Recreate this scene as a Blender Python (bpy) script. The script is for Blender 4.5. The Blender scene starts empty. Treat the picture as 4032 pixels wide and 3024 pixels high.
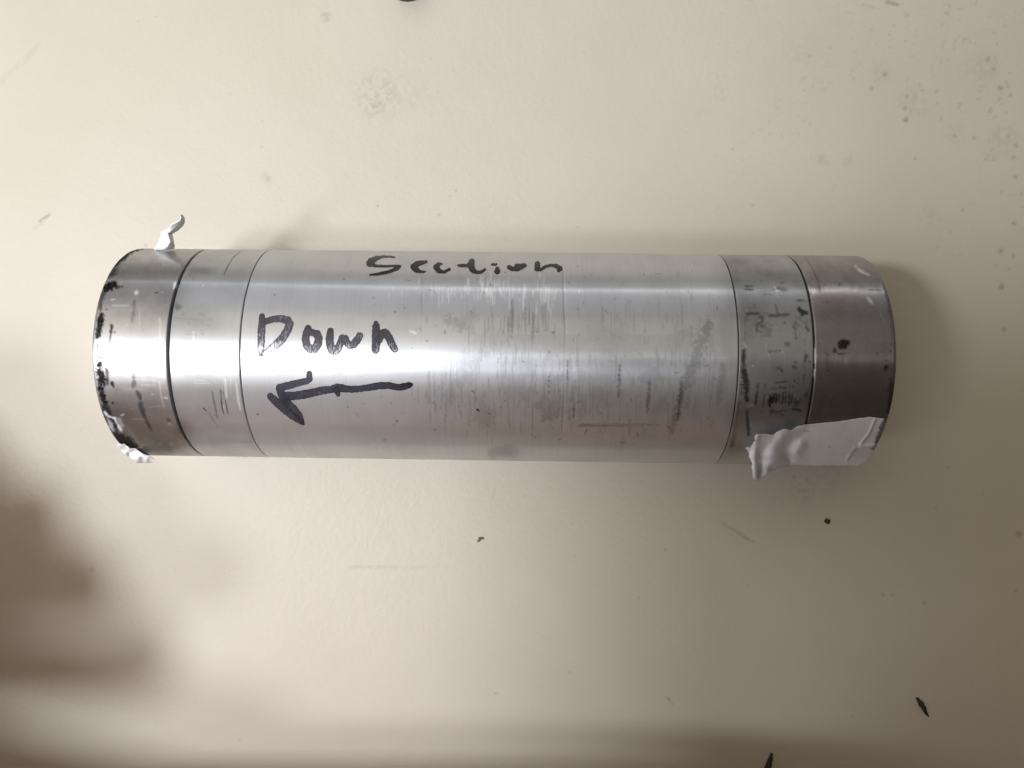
import bpy, math
import numpy as np
from mathutils import Vector

scene = bpy.context.scene
COL = scene.collection

# ------------------------------------------------------------------ camera
CAM_LOC = (0.0, -0.007009, 0.22062)
CAM_ROT = (0.002725, 0.018703, 0.013289)
F_PX = 3184.4                      # focal length in pixels of a 4032 px wide frame
cam_data = bpy.data.cameras.new("camera")
cam_data.sensor_width = 36.0
cam_data.lens = 36.0 * F_PX / 4032.0
cam_data.clip_start = 0.005
cam_data.clip_end = 50.0
cam = bpy.data.objects.new("camera", cam_data)
cam.location = CAM_LOC
cam.rotation_euler = CAM_ROT
COL.objects.link(cam)
scene.camera = cam

# ------------------------------------------------------------------ light
scene.view_settings.view_transform = 'Standard'
scene.view_settings.look = 'None'
scene.view_settings.exposure = 0.0
scene.view_settings.gamma = 1.0

world = bpy.data.worlds.new("World")
scene.world = world
world.use_nodes = True
world.node_tree.nodes["Background"].inputs[0].default_value = (1.0, 0.78, 0.55, 1)
world.node_tree.nodes["Background"].inputs[1].default_value = 0.02


def area_lamp(name, loc, target, size, size_y, power, color, shape='RECTANGLE'):
    d = bpy.data.lights.new(name, 'AREA')
    d.shape = shape
    d.size = size
    if shape in ('RECTANGLE', 'ELLIPSE'):
        d.size_y = size_y
    d.energy = power
    d.color = color
    o = bpy.data.objects.new(name, d)
    o.location = loc
    o.rotation_euler = (Vector(target) - Vector(loc)).to_track_quat('-Z', 'Y').to_euler()
    COL.objects.link(o)
    return o


COOL = (0.96, 0.99, 1.08)
WARM = (1.0, 0.89, 0.72)
area_lamp("desk_lamp", (-0.28, -0.035, 0.50), (-0.06, 0.0, 0.0), 0.088, 0.088, 2.25, COOL, 'DISK')
area_lamp("desk_lamp_second", (-0.37, -0.140, 0.50), (-0.06, 0.0, 0.0), 0.075, 0.075, 1.05, COOL, 'DISK')
area_lamp("ceiling_panel", (-0.60, 0.12, 1.30), (0, 0, 0), 2.0, 0.8, 9.3, WARM)
area_lamp("near_side_fill", (-0.95, -0.90, 0.62), (0, 0, 0.03), 1.4, 0.8, 3.0, (1.0, 0.95, 0.88))  # added fill, no real window: lifts the dark band low on the tube
area_lamp("far_side_fill", (-0.45, 1.10, 0.75), (0, 0, 0.03), 1.6, 0.8, 2.6, (0.98, 0.98, 1.0))  # added fill, no real lamp: lifts the dark band high on the tube
area_lamp("tube_lamp", (0.15, 1.5, 0.45), (0.0, 0.0, 0.03), 1.25, 0.05, 2.0, (0.97, 0.98, 1.0))

# ------------------------------------------------------------------ geometry of the view
R = 0.025
X_E1, X_S1, X_S2, X_S3, X_S4, X_E2 = -0.0931, -0.0765, -0.0611, 0.0443, 0.0601, 0.0774


def _rot(rx, ry, rz):
    cx, sx, cy, sy, cz, sz = (math.cos(rx), math.sin(rx), math.cos(ry), math.sin(ry), math.cos(rz), math.sin(rz))
    return (np.array([[cz, -sz, 0], [sz, cz, 0], [0, 0, 1]]) @
            np.array([[cy, 0, sy], [0, 1, 0], [-sy, 0, cy]]) @
            np.array([[1, 0, 0], [0, cx, -sx], [0, sx, cx]]))


M = _rot(*CAM_ROT)
O = np.array(CAM_LOC)


def rays(px, py):
    px = np.asarray(px, float); py = np.asarray(py, float)
    d = np.stack([(px - 2016) / F_PX, -(py - 1512) / F_PX, -np.ones_like(px)], -1)
    return d @ M.T


def on_tube(px, py, h=0.0):
    """points of the tube's skin (raised by h) that carry the marks listed below"""
    d = rays(px, py)
    r = R + h
    oy, oz = O[1], O[2] - R
    a = d[..., 1] ** 2 + d[..., 2] ** 2
    b = oy * d[..., 1] + oz * d[..., 2]
    c = oy * oy + oz * oz - r * r
    disc = np.maximum(b * b - a * c, 0)
    t = (-b - np.sqrt(disc)) / a
    return O + d * t[..., None]


def on_plane(px, py, z=0.0):
    d = rays(px, py)
    t = (z - O[2]) / d[..., 2]
    return O + d * t[..., None]


def project(P):
    q = (np.asarray(P) - O) @ M
    return 2016 + F_PX * q[..., 0] / -q[..., 2], 1512 - F_PX * q[..., 1] / -q[..., 2]


# ------------------------------------------------------------------ numpy noise
def vnoise(x, y, seed=0):
    xi = np.floor(x).astype(np.int64); yi = np.floor(y).astype(np.int64)
    fx = x - xi; fy = y - yi
    fx = fx * fx * (3 - 2 * fx); fy = fy * fy * (3 - 2 * fy)

    def h(a, b):
        n = (a * 374761393 + b * 668265263 + seed * 974711) & 0x7fffffff
        n = ((n ^ (n >> 13)) * 1274126177) & 0x7fffffff
        n = (n ^ (n >> 16)) & 0xffff
        return n / 65535.0
    return ((h(xi, yi) * (1 - fx) + h(xi + 1, yi) * fx) * (1 - fy) +
            (h(xi, yi + 1) * (1 - fx) + h(xi + 1, yi + 1) * fx) * fy)


def fbm(x, y, seed=0, o=3):
    s = 0; a = 0.5; t = 0
    for k in range(o):
        s = s + a * vnoise(x * 2 ** k, y * 2 ** k, seed + k * 17); t += a; a *= 0.5
    return s / t


def sstep(a, b, x):
    t = np.clip((x - a) / (b - a), 0, 1)
    return t * t * (3 - 2 * t)


def seg_sd(U, V, pts, asp=1.0):
    """signed distance to a polyline of capsules with changing radius; pts = [(x, y, r), ...]"""
    best = np.full(U.shape, 1e9)
    if len(pts) == 1:
        x, y, r = pts[0]
        return np.hypot(U - x, (V - y) * asp) - r
    for (x0, y0, r0), (x1, y1, r1) in zip(pts[:-1], pts[1:]):
        dx, dy = x1 - x0, y1 - y0
        L = dx * dx + dy * dy + 1e-9
        t = np.clip(((U - x0) * dx + (V - y0) * dy) / L, 0, 1)
        best = np.minimum(best, np.hypot(U - x0 - t * dx, V - y0 - t * dy) - (r0 + t * (r1 - r0)))
    return best


def poly_sd(U, V, poly):
    """signed distance to a polygon (negative inside)"""
    d = np.full(U.shape, 1e18)
    ins = np.zeros(U.shape, bool)
    n = len(poly)
    for i in range(n):
        x0, y0 = poly[i]; x1, y1 = poly[(i + 1) % n]
        dx, dy = x1 - x0, y1 - y0
        t = np.clip(((U - x0) * dx + (V - y0) * dy) / (dx * dx + dy * dy + 1e-9), 0, 1)
        d = np.minimum(d, (U - x0 - t * dx) ** 2 + (V - y0 - t * dy) ** 2)
        if y0 != y1:
            c = ((y0 > V) != (y1 > V)) & (U < (x1 - x0) * (V - y0) / (y1 - y0) + x0)
            ins ^= c
    d = np.sqrt(d)
    return np.where(ins, -d, d)


# ------------------------------------------------------------------ mesh helpers
def link(name, me, mat=None, parent=None, smooth=True):
    o = bpy.data.objects.new(name, me)
    COL.objects.link(o)
    if mat:
        me.materials.append(mat)
    if parent:
        o.parent = parent
    if smooth:
        me.shade_smooth()
    return o


def tag(o, label=None, category=None, group=None, kind=None):
    for k, v in (("label", label), ("category", category), ("group", group), ("kind", kind)):
        if v:
            o[k] = v
    return o


def grid_mesh(name, P, wrap=False, attrs=None):
    n, m = P.shape[:2]
    me = bpy.data.meshes.new(name)
    idx = np.arange(n * m).reshape(n, m)
    if wrap:
        nxt = np.roll(idx, -1, axis=1)
        a, b, c, d = idx[:-1], nxt[:-1], nxt[1:], idx[1:]
    else:
        a, b, c, d = idx[:-1, :-1], idx[:-1, 1:], idx[1:, 1:], idx[1:, :-1]
    f = np.stack([a, b, c, d], -1).reshape(-1, 4)
    me.vertices.add(n * m)
    me.vertices.foreach_set("co", P.reshape(-1).astype(np.float32))
    me.loops.add(f.size)
    me.loops.foreach_set("vertex_index", f.reshape(-1).astype(np.int32))
    me.polygons.add(len(f))
    me.polygons.foreach_set("loop_start", np.arange(0, f.size, 4).astype(np.int32))
    for k, v in (attrs or {}).items():
        set_attr(me, k, v)
    me.update(calc_edges=True)
    me.validate()
    return me


def set_attr(me, k, v):
    v = np.asarray(v, np.float32)
    if v.size == len(me.vertices) * 3:
        a = me.attributes.new(k, 'FLOAT_VECTOR', 'POINT'); a.data.foreach_set("vector", v.reshape(-1))
    else:
        a = me.attributes.new(k, 'FLOAT', 'POINT'); a.data.foreach_set("value", v.reshape(-1))


def march(fn, x0, y0, x1, y1, step):
    """flat outline -> clean little cells; returns (pixel verts, faces)"""
    xs = np.arange(x0, x1 + step, step); ys = np.arange(y0, y1 + step, step)
    U, V = np.meshgrid(xs, ys)
    S = fn(U, V)
    verts = []; faces = []; key = {}

    def vid(k, p):
        if k not in key:
            key[k] = len(verts); verts.append(p)
        return key[k]
    ins = S < 0
    any_in = ins[:-1, :-1] | ins[1:, :-1] | ins[:-1, 1:] | ins[1:, 1:]
    for j, i in zip(*np.nonzero(any_in)):
        cs = [(j, i), (j + 1, i), (j + 1, i + 1), (j, i + 1)]
        poly = []
        for k in range(4):
            a, b = cs[k], cs[(k + 1) % 4]
            sa, sb = S[a], S[b]
            if sa < 0:
                poly.append(vid(a, (U[a], V[a])))
            if (sa < 0) != (sb < 0):
                t = sa / (sa - sb)
                t = min(max(t, 0.02), 0.98)
                ek = (min(a, b), max(a, b))
                if a > b:
                    pass
                poly.append(vid(ek, (U[a] + t * (U[b] - U[a]), V[a] + t * (V[b] - V[a]))))
        if len(poly) >= 3:
            faces.append(poly)
    return np.array(verts), faces


def poly_mesh(name, P, faces, attrs=None):
    me = bpy.data.meshes.new(name)
    me.from_pydata([tuple(p) for p in P], [], faces)
    for k, v in (attrs or {}).items():
        set_attr(me, k, v)
    me.update()
    return me


# ------------------------------------------------------------------ node helpers
class NT:
    def __init__(self, name):
        self.mat = bpy.data.materials.new(name)
        self.mat.use_nodes = True
        self.t = self.mat.node_tree
        self.b = self.t.nodes["Principled BSDF"]

    def n(self, typ, **kw):
        nd = self.t.nodes.new(typ)
        for k, v in kw.items():
            setattr(nd, k, v)
        return nd

    def put(self, sock, v):
        if isinstance(v, bpy.types.NodeSocket):
            self.t.links.new(v, sock)
        elif isinstance(v, (tuple, list)):
            sock.default_value = tuple(v) + ((1,) if len(v) == 3 and sock.type == 'RGBA' else ())
        else:
            sock.default_value = v

    def attr(self, name, vec=False):
        nd = self.n('ShaderNodeAttribute', attribute_name=name)
        return nd.outputs['Vector'] if vec else nd.outputs['Fac']

    def math(self, op, a, b=0.0, c=0.0, clamp=False):
        nd = self.n('ShaderNodeMath', operation=op, use_clamp=clamp)
        self.put(nd.inputs[0], a); self.put(nd.inputs[1], b); self.put(nd.inputs[2], c)
        return nd.outputs[0]

    def mix(self, f, a, b):
        nd = self.n('ShaderNodeMix', data_type='RGBA')
        self.put(nd.inputs[0], f); self.put(nd.inputs[6], a); self.put(nd.inputs[7], b)
        return nd.outputs[2]

    def mixf(self, f, a, b):
        nd = self.n('ShaderNodeMix', data_type='FLOAT')
        self.put(nd.inputs[0], f); self.put(nd.inputs[2], a); self.put(nd.inputs[3], b)
        return nd.outputs[0]

    def scale(self, vec, s):
        nd = self.n('ShaderNodeVectorMath', operation='MULTIPLY')
        self.put(nd.inputs[0], vec); nd.inputs[1].default_value = s
        return nd.outputs[0]

    def noise(self, vec, scale, detail=2.0, rough=0.5):
        nd = self.n('ShaderNodeTexNoise')
        self.put(nd.inputs['Vector'], vec)
        nd.inputs['Scale'].default_value = scale
        nd.inputs['Detail'].default_value = detail
        nd.inputs['Roughness'].default_value = rough
        return nd.outputs['Fac']

    def ramp(self, f, a, b, lo=0.0, hi=1.0):
        nd = self.n('ShaderNodeMapRange', interpolation_type='SMOOTHSTEP')
        self.put(nd.inputs[0], f)
        nd.inputs[1].default_value = a; nd.inputs[2].default_value = b
        nd.inputs[3].default_value = lo; nd.inputs[4].default_value = hi
        return nd.outputs[0]

    def bump(self, h, strength, dist, normal=None):
        nd = self.n('ShaderNodeBump')
        self.put(nd.inputs['Height'], h)
        nd.inputs['Strength'].default_value = strength
        nd.inputs['Distance'].default_value = dist
        if normal is not None:
            self.put(nd.inputs['Normal'], normal)
        return nd.outputs[0]

    def set(self, **kw):
        for k, v in kw.items():
            self.put(self.b.inputs[k.replace('_', ' ')], v)
        return self.mat


def metal(name, base, rough, aniso, brush, dull, bare, polish, mottle=0.0):
    """turned aluminium: fine lathe lines round the tube, oxide film, grime, scratches and painted glints"""
    m = NT(name)
    sv = m.attr("surf", True)                 # (x, arc length, 0) in metres
    fine = m.noise(m.scale(sv, (9000, 60, 1)), 1.0, 2, 0.6)       # lathe lines
    mid = m.noise(m.scale(sv, (1700, 25, 1)), 1.0, 3, 0.6)
    blot = m.noise(m.scale(sv, (90, 70, 1)), 1.0, 4, 0.6)
    grit = m.noise(m.scale(sv, (3000, 2200, 1)), 1.0, 2, 0.6)
    film = m.math('MULTIPLY', m.ramp(blot, 0.35, 0.75), dull)
    wear = m.attr("wear")                     # dull rubbed or handled film
    tint = m.attr("tint")
    gleam = m.attr("gleam")
    grime = m.attr("grime")
    base_v = tuple(base)
    c = m.mix(m.math('MULTIPLY', m.ramp(fine, 0.3, 0.7), brush), base_v, tuple(v * 0.72 for v in base))
    c = m.mix(m.math('MULTIPLY', m.ramp(mid, 0.52, 0.72), brush), c, tuple(v * 0.70 for v in base))
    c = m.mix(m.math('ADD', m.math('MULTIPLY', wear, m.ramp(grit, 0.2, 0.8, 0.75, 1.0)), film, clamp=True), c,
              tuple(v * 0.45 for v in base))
    if mottle:
        spots = m.noise(m.scale(sv, (420, 300, 1)), 1.0, 5, 0.7)
        c = m.mix(m.math('MULTIPLY', m.ramp(spots, 0.35, 0.75), mottle), c, (0.30, 0.265, 0.25))
    c = m.mix(m.math('MULTIPLY', tint, 0.5), c, (0.30, 0.17, 0.18))
    c = m.mix(gleam, c, (0.93, 0.93, 0.93))  # glint of scratch facets painted in as pale, less metallic colour
    g = m.math('MULTIPLY', grime, m.ramp(grit, 0.15, 0.6, 0.75, 1.0))
    c = m.mix(g, c, (0.018, 0.015, 0.015))
    white = m.attr("white")
    c = m.mix(white, c, (0.75, 0.75, 0.80))
    r = m.math('ADD', rough, m.math('MULTIPLY', m.math('SUBTRACT', blot, 0.5), 0.18))
    r = m.math('ADD', r, m.math('MULTIPLY', wear, 0.12))
    r = m.math('ADD', r, m.math('MULTIPLY', g, 0.3))
    r = m.math('ADD', r, m.math('MULTIPLY', white, 0.3), clamp=True)
    met = m.math('MULTIPLY', m.math('SUBTRACT', 1.0, white), m.math('ADD', bare, m.math('MULTIPLY', m.math('SUBTRACT', m.math('ADD', g, wear), gleam), 0.4), clamp=True), clamp=True)
    h = m.math('ADD', m.math('MULTIPLY', fine, 0.6), m.math('MULTIPLY', mid, 0.6))
    h = m.math('ADD', h, m.math('MULTIPLY', white, 0.8))
    tan = m.n('ShaderNodeCombineXYZ'); tan.inputs[0].default_value = 1.0
    m.set(Base_Color=c, Metallic=met, Roughness=r, Anisotropic=aniso,
          Normal=m.bump(h, 0.35, 0.00002))
    m.put(m.b.inputs['Tangent'], tan.outputs[0])
    gl = m.n('ShaderNodeBsdfAnisotropic')
    m.put(gl.inputs['Color'], c)
    gl.inputs['Roughness'].default_value = 0.30
    gl.inputs['Anisotropy'].default_value = -0.72
    m.put(gl.inputs['Normal'], m.bump(h, 0.25, 0.00002))
    m.put(gl.inputs['Tangent'], tan.outputs[0])
    mx = m.n('ShaderNodeMixShader')
    m.put(mx.inputs[0], m.math('MULTIPLY', m.math('SUBTRACT', 1.0, m.math('ADD', m.math('ADD', g, white), wear), clamp=True),
                               m.ramp(mid, 0.25, 0.7, polish * 1.3, polish * 0.6)))
    m.put(mx.inputs[1], m.b.outputs[0]); m.put(mx.inputs[2], gl.outputs[0])
    m.put(m.t.nodes['Material Output'].inputs['Surface'], mx.outputs[0])
    return m.mat


MAT_SLEEVE = metal("turned_aluminium", (0.66, 0.67, 0.69), 0.52, 0.75, 0.18, 0.12, 0.80, 0.16)
MAT_RING = metal("ring_aluminium", (0.58, 0.59, 0.605), 0.48, 0.7, 0.12, 0.25, 0.80, 0.22)
MAT_CAP = metal("worn_aluminium", (0.58, 0.575, 0.585), 0.45, 0.6, 0.2, 0.35, 0.85, 0.25, 0.25)
MAT_CAP_TARNISHED = metal("tarnished_aluminium", (0.52, 0.495, 0.49), 0.42, 0.6, 0.25, 0.4, 0.90, 0.28, 0.55)
MAT_RING_DULL = metal("dull_ring_aluminium", (0.53, 0.535, 0.545), 0.48, 0.7, 0.25, 0.55, 0.80, 0.15)


def plain(name, col, rough=0.6, metallic=0.0):
    m = NT(name)
    tc = m.n('ShaderNodeTexCoord').outputs['Object']
    nz = m.noise(tc, 900, 4, 0.6)
    return m.set(Base_Color=m.mix(nz, tuple(c * 0.75 for c in col), tuple(min(c * 1.2, 1) for c in col)),
                 Roughness=rough, Metallic=metallic, Normal=m.bump(nz, 0.2, 0.0001))


MAT_DARK = plain("gap_shadow_dirt", (0.012, 0.011, 0.010), 0.8)


def ink_material():
    m = NT("black_marker_ink")
    sv = m.attr("surf", True)
    dens = m.attr("ink")
    streak = m.noise(m.scale(sv, (7000, 500, 1)), 1.0, 3, 0.65)
    grain = m.noise(m.scale(sv, (2500, 2500, 1)), 1.0, 2, 0.6)
    col = m.mix(m.ramp(dens, 0.35, 1.0), (0.038, 0.038, 0.056), (0.007, 0.007, 0.010))
    col = m.mix(m.math('MULTIPLY', m.ramp(grain, 0.45, 0.75), 0.35), col, (0.10, 0.10, 0.13))
    # thin ink lets the lathe lines through where the pen ran dry
    a = m.math('ADD', m.math('MULTIPLY', dens, 1.25), m.math('MULTIPLY', m.math('SUBTRACT', streak, 0.5), 1.6))
    m.set(Base_Color=col, Roughness=0.34, Metallic=0.0, Alpha=m.ramp(a, 0.15, 0.70))
    m.b.inputs['Specular IOR Level'].default_value = 0.4
    return m.mat


MAT_INK = ink_material()


def paper_tape(name, col):
    m = NT(name)
    tc = m.n('ShaderNodeTexCoord').outputs['Object']
    f = m.noise(tc, 1500, 3, 0.6)
    d = m.noise(tc, 260, 4, 0.6)
    dirt = m.attr("grime")
    c = m.mix(m.ramp(d, 0.45, 0.8, 0, 0.35), col, tuple(v * 0.72 for v in col))
    c = m.mix(dirt, c, (0.035, 0.033, 0.035))
    return m.set(Base_Color=c, Roughness=0.55, Normal=m.bump(f, 0.25, 0.00008))


MAT_TAPE = paper_tape("white_paper_tape", (0.85, 0.88, 0.98))
MAT_SCRAP = paper_tape("white_tape_scrap", (0.86, 0.85, 0.88))

# ------------------------------------------------------------------ table
def table_material():
    m = NT("cream_painted_top")
    geo = m.n('ShaderNodeTexCoord').outputs['Object']
    mott = m.noise(geo, 28, 4, 0.55)
    peel = m.noise(geo, 640, 2, 0.5)
    peel2 = m.noise(geo, 210, 2, 0.5)
    spk = m.noise(geo, 1500, 1, 0.5)
    smudge = m.attr("smudge")
    speck = m.attr("speck")
    c = m.mix(m.ramp(mott, 0.3, 0.7), (0.560, 0.512, 0.424), (0.580, 0.532, 0.444))
    c = m.mix(m.math('MULTIPLY', m.ramp(spk, 0.62, 0.8), 0.10), c, (0.40, 0.34, 0.26))
    grain = m.noise(geo, 3200, 2, 0.7)
    c = m.mix(m.ramp(grain, 0.35, 0.75, 0.0, 0.16), c, (0.36, 0.32, 0.25))
    c = m.mix(smudge, c, (0.27, 0.22, 0.19))
    c = m.mix(speck, c, (0.045, 0.036, 0.028))
    h = m.math('ADD', peel, m.math('MULTIPLY', peel2, 0.8))
    m.set(Base_Color=c, Roughness=0.48, Normal=m.bump(h, 0.42, 0.00020))
    m.b.inputs['Specular IOR Level'].default_value = 0.35
    return m.mat


# (x, y, radius, strength): grey handling smudges and dark flecks seen on the top
SMUDGES = [(1485, 400, 60, .42), (1490, 380, 120, .24), (1640, 370, 110, .08), (1050, 700, 34, .20), (1285, 65, 26, .35),
           (3170, 215, 120, .06), (2840, 365, 40, .14), (2770, 445, 36, .12), (3240, 630, 34, .22), (3340, 640, 26, .16),
           (3160, 1935, 60, .26), (3250, 1900, 80, .12), (3060, 1990, 40, .12), (3860, 280, 90, .14), (3960, 550, 80, .14),
           (3580, 380, 60, .14), (3630, 420, 50, .14), (3470, 290, 60, .12), (1360, 720, 50, .06), (1920, 830, 90, .07),
           (3250, 340, 40, .18), (3060, 410, 40, .08), (2120, 420, 90, .04), (3760, 530, 60, .1), (3650, 850, 50, .12)]
DASHES = [((160, 870), (195, 845), 7, .55), ((140, 895), (165, 880), 9, .14), ((0, 320), (80, 255), 14, .10),
          ((80, 255), (150, 180), 14, .12), ((1370, 2232), (1560, 2232), 7, .20), ((1480, 2238), (1680, 2230), 5, .14),
          ((1560, 2245), (1770, 2225), 4, .08), ((2850, 2062), (2930, 2110), 7, .35), ((2905, 2100), (2965, 2135), 8, .40),
          ((1480, 795), (1488, 812), 5, .5), ((2630, 2750), (2650, 2775), 5, .6), ((1940, 1960), (1950, 1920), 6, .10),
          ((3495, 8), (3535, 18), 9, .55), ((3400, 20), (3440, 30), 8, .25)]
SPECKS = [(545, 85, 5), (617, 64, 5), (82, 503, 5), (1225, 342, 5), (1782, 275, 7), (1032, 477, 8), (905, 372, 6), (1945, 475, 5),
          (1795, 750, 8), (1773, 773, 6), (1727, 845, 11), (1725, 363, 6), (1640, 366, 5), (1532, 370, 5), (1560, 378, 5),
          (1572, 402, 5), (1485, 442, 6), (1504, 441, 5), (1545, 400, 4), (1618, 408, 4), (1055, 703, 9), (1030, 580, 7),
          (360, 2241, 10), (215, 2608, 6), (176, 2618, 6), (590, 2683, 7), (945, 2914, 6), (1953, 2731, 7), (1890, 2230, 4),
          (1622, 2752, 4), (3128, 1880, 9), (3177, 1887, 8), (3300, 1868, 7), (3732, 1842, 10), (3686, 1998, 9),
          (4012, 2103, 13), (4000, 2326, 8), (3515, 2342, 9), (3478, 2342, 9), (3637, 2374, 9), (2620, 2165, 7), (2516, 2356, 6),
          (2262, 2191, 4), (2243, 2646, 6), (2064, 1953, 6), (2430, 2018, 5), (3825, 2687, 7), (2590, 1902, 4), (3870, 1949, 6),
          (2945, 2306, 6), (2773, 2890, 7), (3872, 1932, 5), (3360, 2820, 7), (3187, 222, 8), (2950, 185, 5), (3485, 292, 14),
          (3430, 350, 11), (3570, 380, 9), (3566, 472, 13), (3564, 425, 10), (3688, 360, 8), (3630, 355, 7), (3890, 235, 12),
          (3912, 272, 12), (3938, 346, 13), (3900, 433, 12), (3978, 375, 9), (3935, 392, 9), (3996, 697, 12), (4000, 572, 10),
          (3990, 622, 12), (3836, 540, 9), (3758, 535, 10), (3970, 540, 8), (3605, 625, 8), (3992, 878, 12), (3790, 826, 8),
          (2962, 807, 8), (2885, 588, 7), (2417, 546, 5), (3940, 992, 14), (3990, 1005, 9), (3942, 1126, 16), (3972, 1060, 7),
          (3920, 1045, 7), (3955, 1296, 12), (2275, 893, 5), (3430, 118, 6), (3652, 112, 6), (3563, 163, 8), (3763, 160, 7),
          (3690, 975, 7), (3780, 1007, 7), (3820, 165, 6), (2020, 2390, 4), (574, 967, 9), (2250, 2060, 4), (2410, 2290, 4)]


def build_table():
    xs = np.linspace(-0.172, 0.172, 900); ys = np.linspace(-0.135, 0.125, 680)
    # a wide skirt beyond the part in view
    xs = np.concatenate([[-0.75, -0.5, -0.3], xs, [0.3, 0.5, 0.75]])
    ys = np.concatenate([[-0.5, -0.35, -0.22], ys, [0.22, 0.35, 0.5]])
    X, Y = np.meshgrid(xs, ys)
    P = np.stack([X, Y, np.zeros_like(X)], -1)
    U, V = project(P)
    sm = np.zeros_like(U); sp = np.zeros_like(U)
    wob = fbm(U / 14, V / 14, 3)
    wob2 = fbm(U / 40, V / 40, 9)
    for (x, y, r, s) in SMUDGES:
        d = np.hypot(U - x, V - y) / r
        sm = np.maximum(sm, s * (1 - sstep(0.2, 1.2, d)) * sstep(0.30, 0.7, wob) * 1.2)
    for (a, b, r, s) in DASHES:
        d = seg_sd(U, V, [(a[0], a[1], r), (b[0], b[1], r * .7)])
        sm = np.maximum(sm, s * (1 - sstep(-r * .7, r * .6, d)) * sstep(0.2, 0.55, wob) * 1.2)
    # loose peppering towards the upper right, as the surface is dirtier there
    pep = sstep(0.70, 0.86, fbm(U / 17, V / 17, 21, 2)) * sstep(0.46, 0.66, fbm(U / 150, V / 150, 31, 2))
    reg = sstep(2300, 3800, U) * sstep(1250, 500, V)
    sm = np.maximum(sm, 0.26 * pep * (0.06 + reg))
    for (x, y, r) in SPECKS:
        d = np.hypot((U - x), (V - y)) + (wob - 0.5) * r * 1.2
        sp = np.maximum(sp, min(.5, 0.06 + r / 42) * (1 - sstep(0.0, r * 1.3, d)))
    me = grid_mesh("tabletop", P, attrs={"smudge": np.clip(sm, 0, 1), "speck": sp})
    o = link("tabletop", me, table_material())
    tag(o, "cream painted tabletop with grey smudges and dark flecks", kind="structure")
    return o


build_table()

# ------------------------------------------------------------------ the tube
tube = bpy.data.objects.new("sample_tube", None)
tube.empty_display_size = 0.02
COL.objects.link(tube)
tag(tube, "worn aluminium tube lying on its side, with end caps and black handwriting", "metal tube")

# marks in the photograph's pixels: see on_tube
GRIME = []       # (points with radius, strength, softness, raggedness)
WEAR = []
GLEAM = []  # bright scratches and nicks with their glint painted in
TINT = []
WHITE = []


def c1(*p):      # the photograph's enlarged crops -> full pixels
    return [(300 + x / 2.765, 800 + y / 2.765, r / 2.765) for x, y, r in p]


def c2(*p):
    return [(300 + x / 2.765, 1300 + y / 2.765, r / 2.765) for x, y, r in p]


def c3(*p):
    return [(900 + x / 2.765, 1150 + y / 2.765, r / 2.765) for x, y, r in p]


def c4(*p):
    return [(1350 + x / 2.212, 900 + y / 2.212, r / 2.212) for x, y, r in p]


def c5(*p):
    return [(1600 + x / 2.011, 1250 + y / 2.011, r / 2.011) for x, y, r in p]


def c6(*p):
    return [(2700 + x / 2.458, 950 + y / 2.458, r / 2.458) for x, y, r in p]


def c7(*p):
    return [(2700 + x / 2.458, 1450 + y / 2.458, r / 2.458) for x, y, r in p]


# left cap: black grime round the rim
GRIME += [(c1((720, 497, 6), (640, 505, 22), (560, 555, 26), (490, 610, 30), (440, 660, 26)), .95, 10, .8),
          (c1((430, 690, 26), (400, 760, 34), (350, 800, 20)), .75, 14, 1),
          (c1((420, 880, 30), (360, 905, 48), (320, 930, 40)), 1.0, 10, .8), (c1((440, 915, 22), (500, 910, 10)), .8, 8, .8),
          (c1((300, 960, 30), (275, 1060, 24), (265, 1150, 18)), .7, 12, 1),
          (c1((275, 1220, 32), (262, 1310, 36), (245, 1400, 34), (232, 1450, 24)), 1.0, 8, .7),
          (c1((385, 1330, 16), (378, 1400, 14), (372, 1450, 12)), .9, 6, .8), (c1((420, 1405, 10)), .8, 5, .5),
          (c1((370, 1480, 7), (368, 1530, 6)), .8, 4, .5), (c1((630, 1060, 10), (628, 1180, 14), (605, 1290, 10)), .45, 12, 1),
          (c1((330, 1155, 10)), .9, 5, .5), (c1((860, 975, 8), (890, 975, 6)), .7, 4, .5),
          (c2((250, 20, 14), (240, 70, 12)), .9, 8, .8), (c2((370, 60, 8), (368, 150, 6)), .8, 5, .5),
          (c2((235, 150, 8), (220, 230, 8), (240, 290, 9), (320, 315, 7)), .75, 6, .8),
          (c2((250, 360, 20), (260, 440, 32), (285, 540, 46), (265, 630, 36), (290, 720, 30), (310, 790, 32)), 1.0, 10, 1.1),
          (c2((330, 420, 16), (340, 500, 16), (345, 580, 18)), .8, 10, 1),
          (c2((390, 580, 24), (410, 620, 10)), .95, 6, .6), (c2((400, 793, 14)), .95, 6, .6), (c2((440, 650, 5)), .7, 4, .4),
          (c2((310, 830, 40), (340, 900, 50), (370, 1000, 60), (400, 1090, 50)), .85, 14, 1),
          (c2((400, 1120, 40), (470, 1180, 60), (560, 1200, 50), (650, 1270, 30)), .85, 16, 1),
          (c2((660, 1290, 22), (760, 1350, 18), (850, 1392, 8)), .9, 8, .6),
          (c2((630, 480, 8), (625, 600, 26)), .6, 10, 1), (c2((660, 650, 5), (680, 710, 26), (700, 740, 16)), .75, 8, .8),
          (c2((700, 800, 26), (730, 900, 22), (770, 1000, 14), (820, 1090, 8)), .7, 10, .8),
          (c2((1010, 980, 24)), .45, 16, 1), (c2((1030, 1310, 30), (900, 1290, 60)), .35, 40, 1)]
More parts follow.
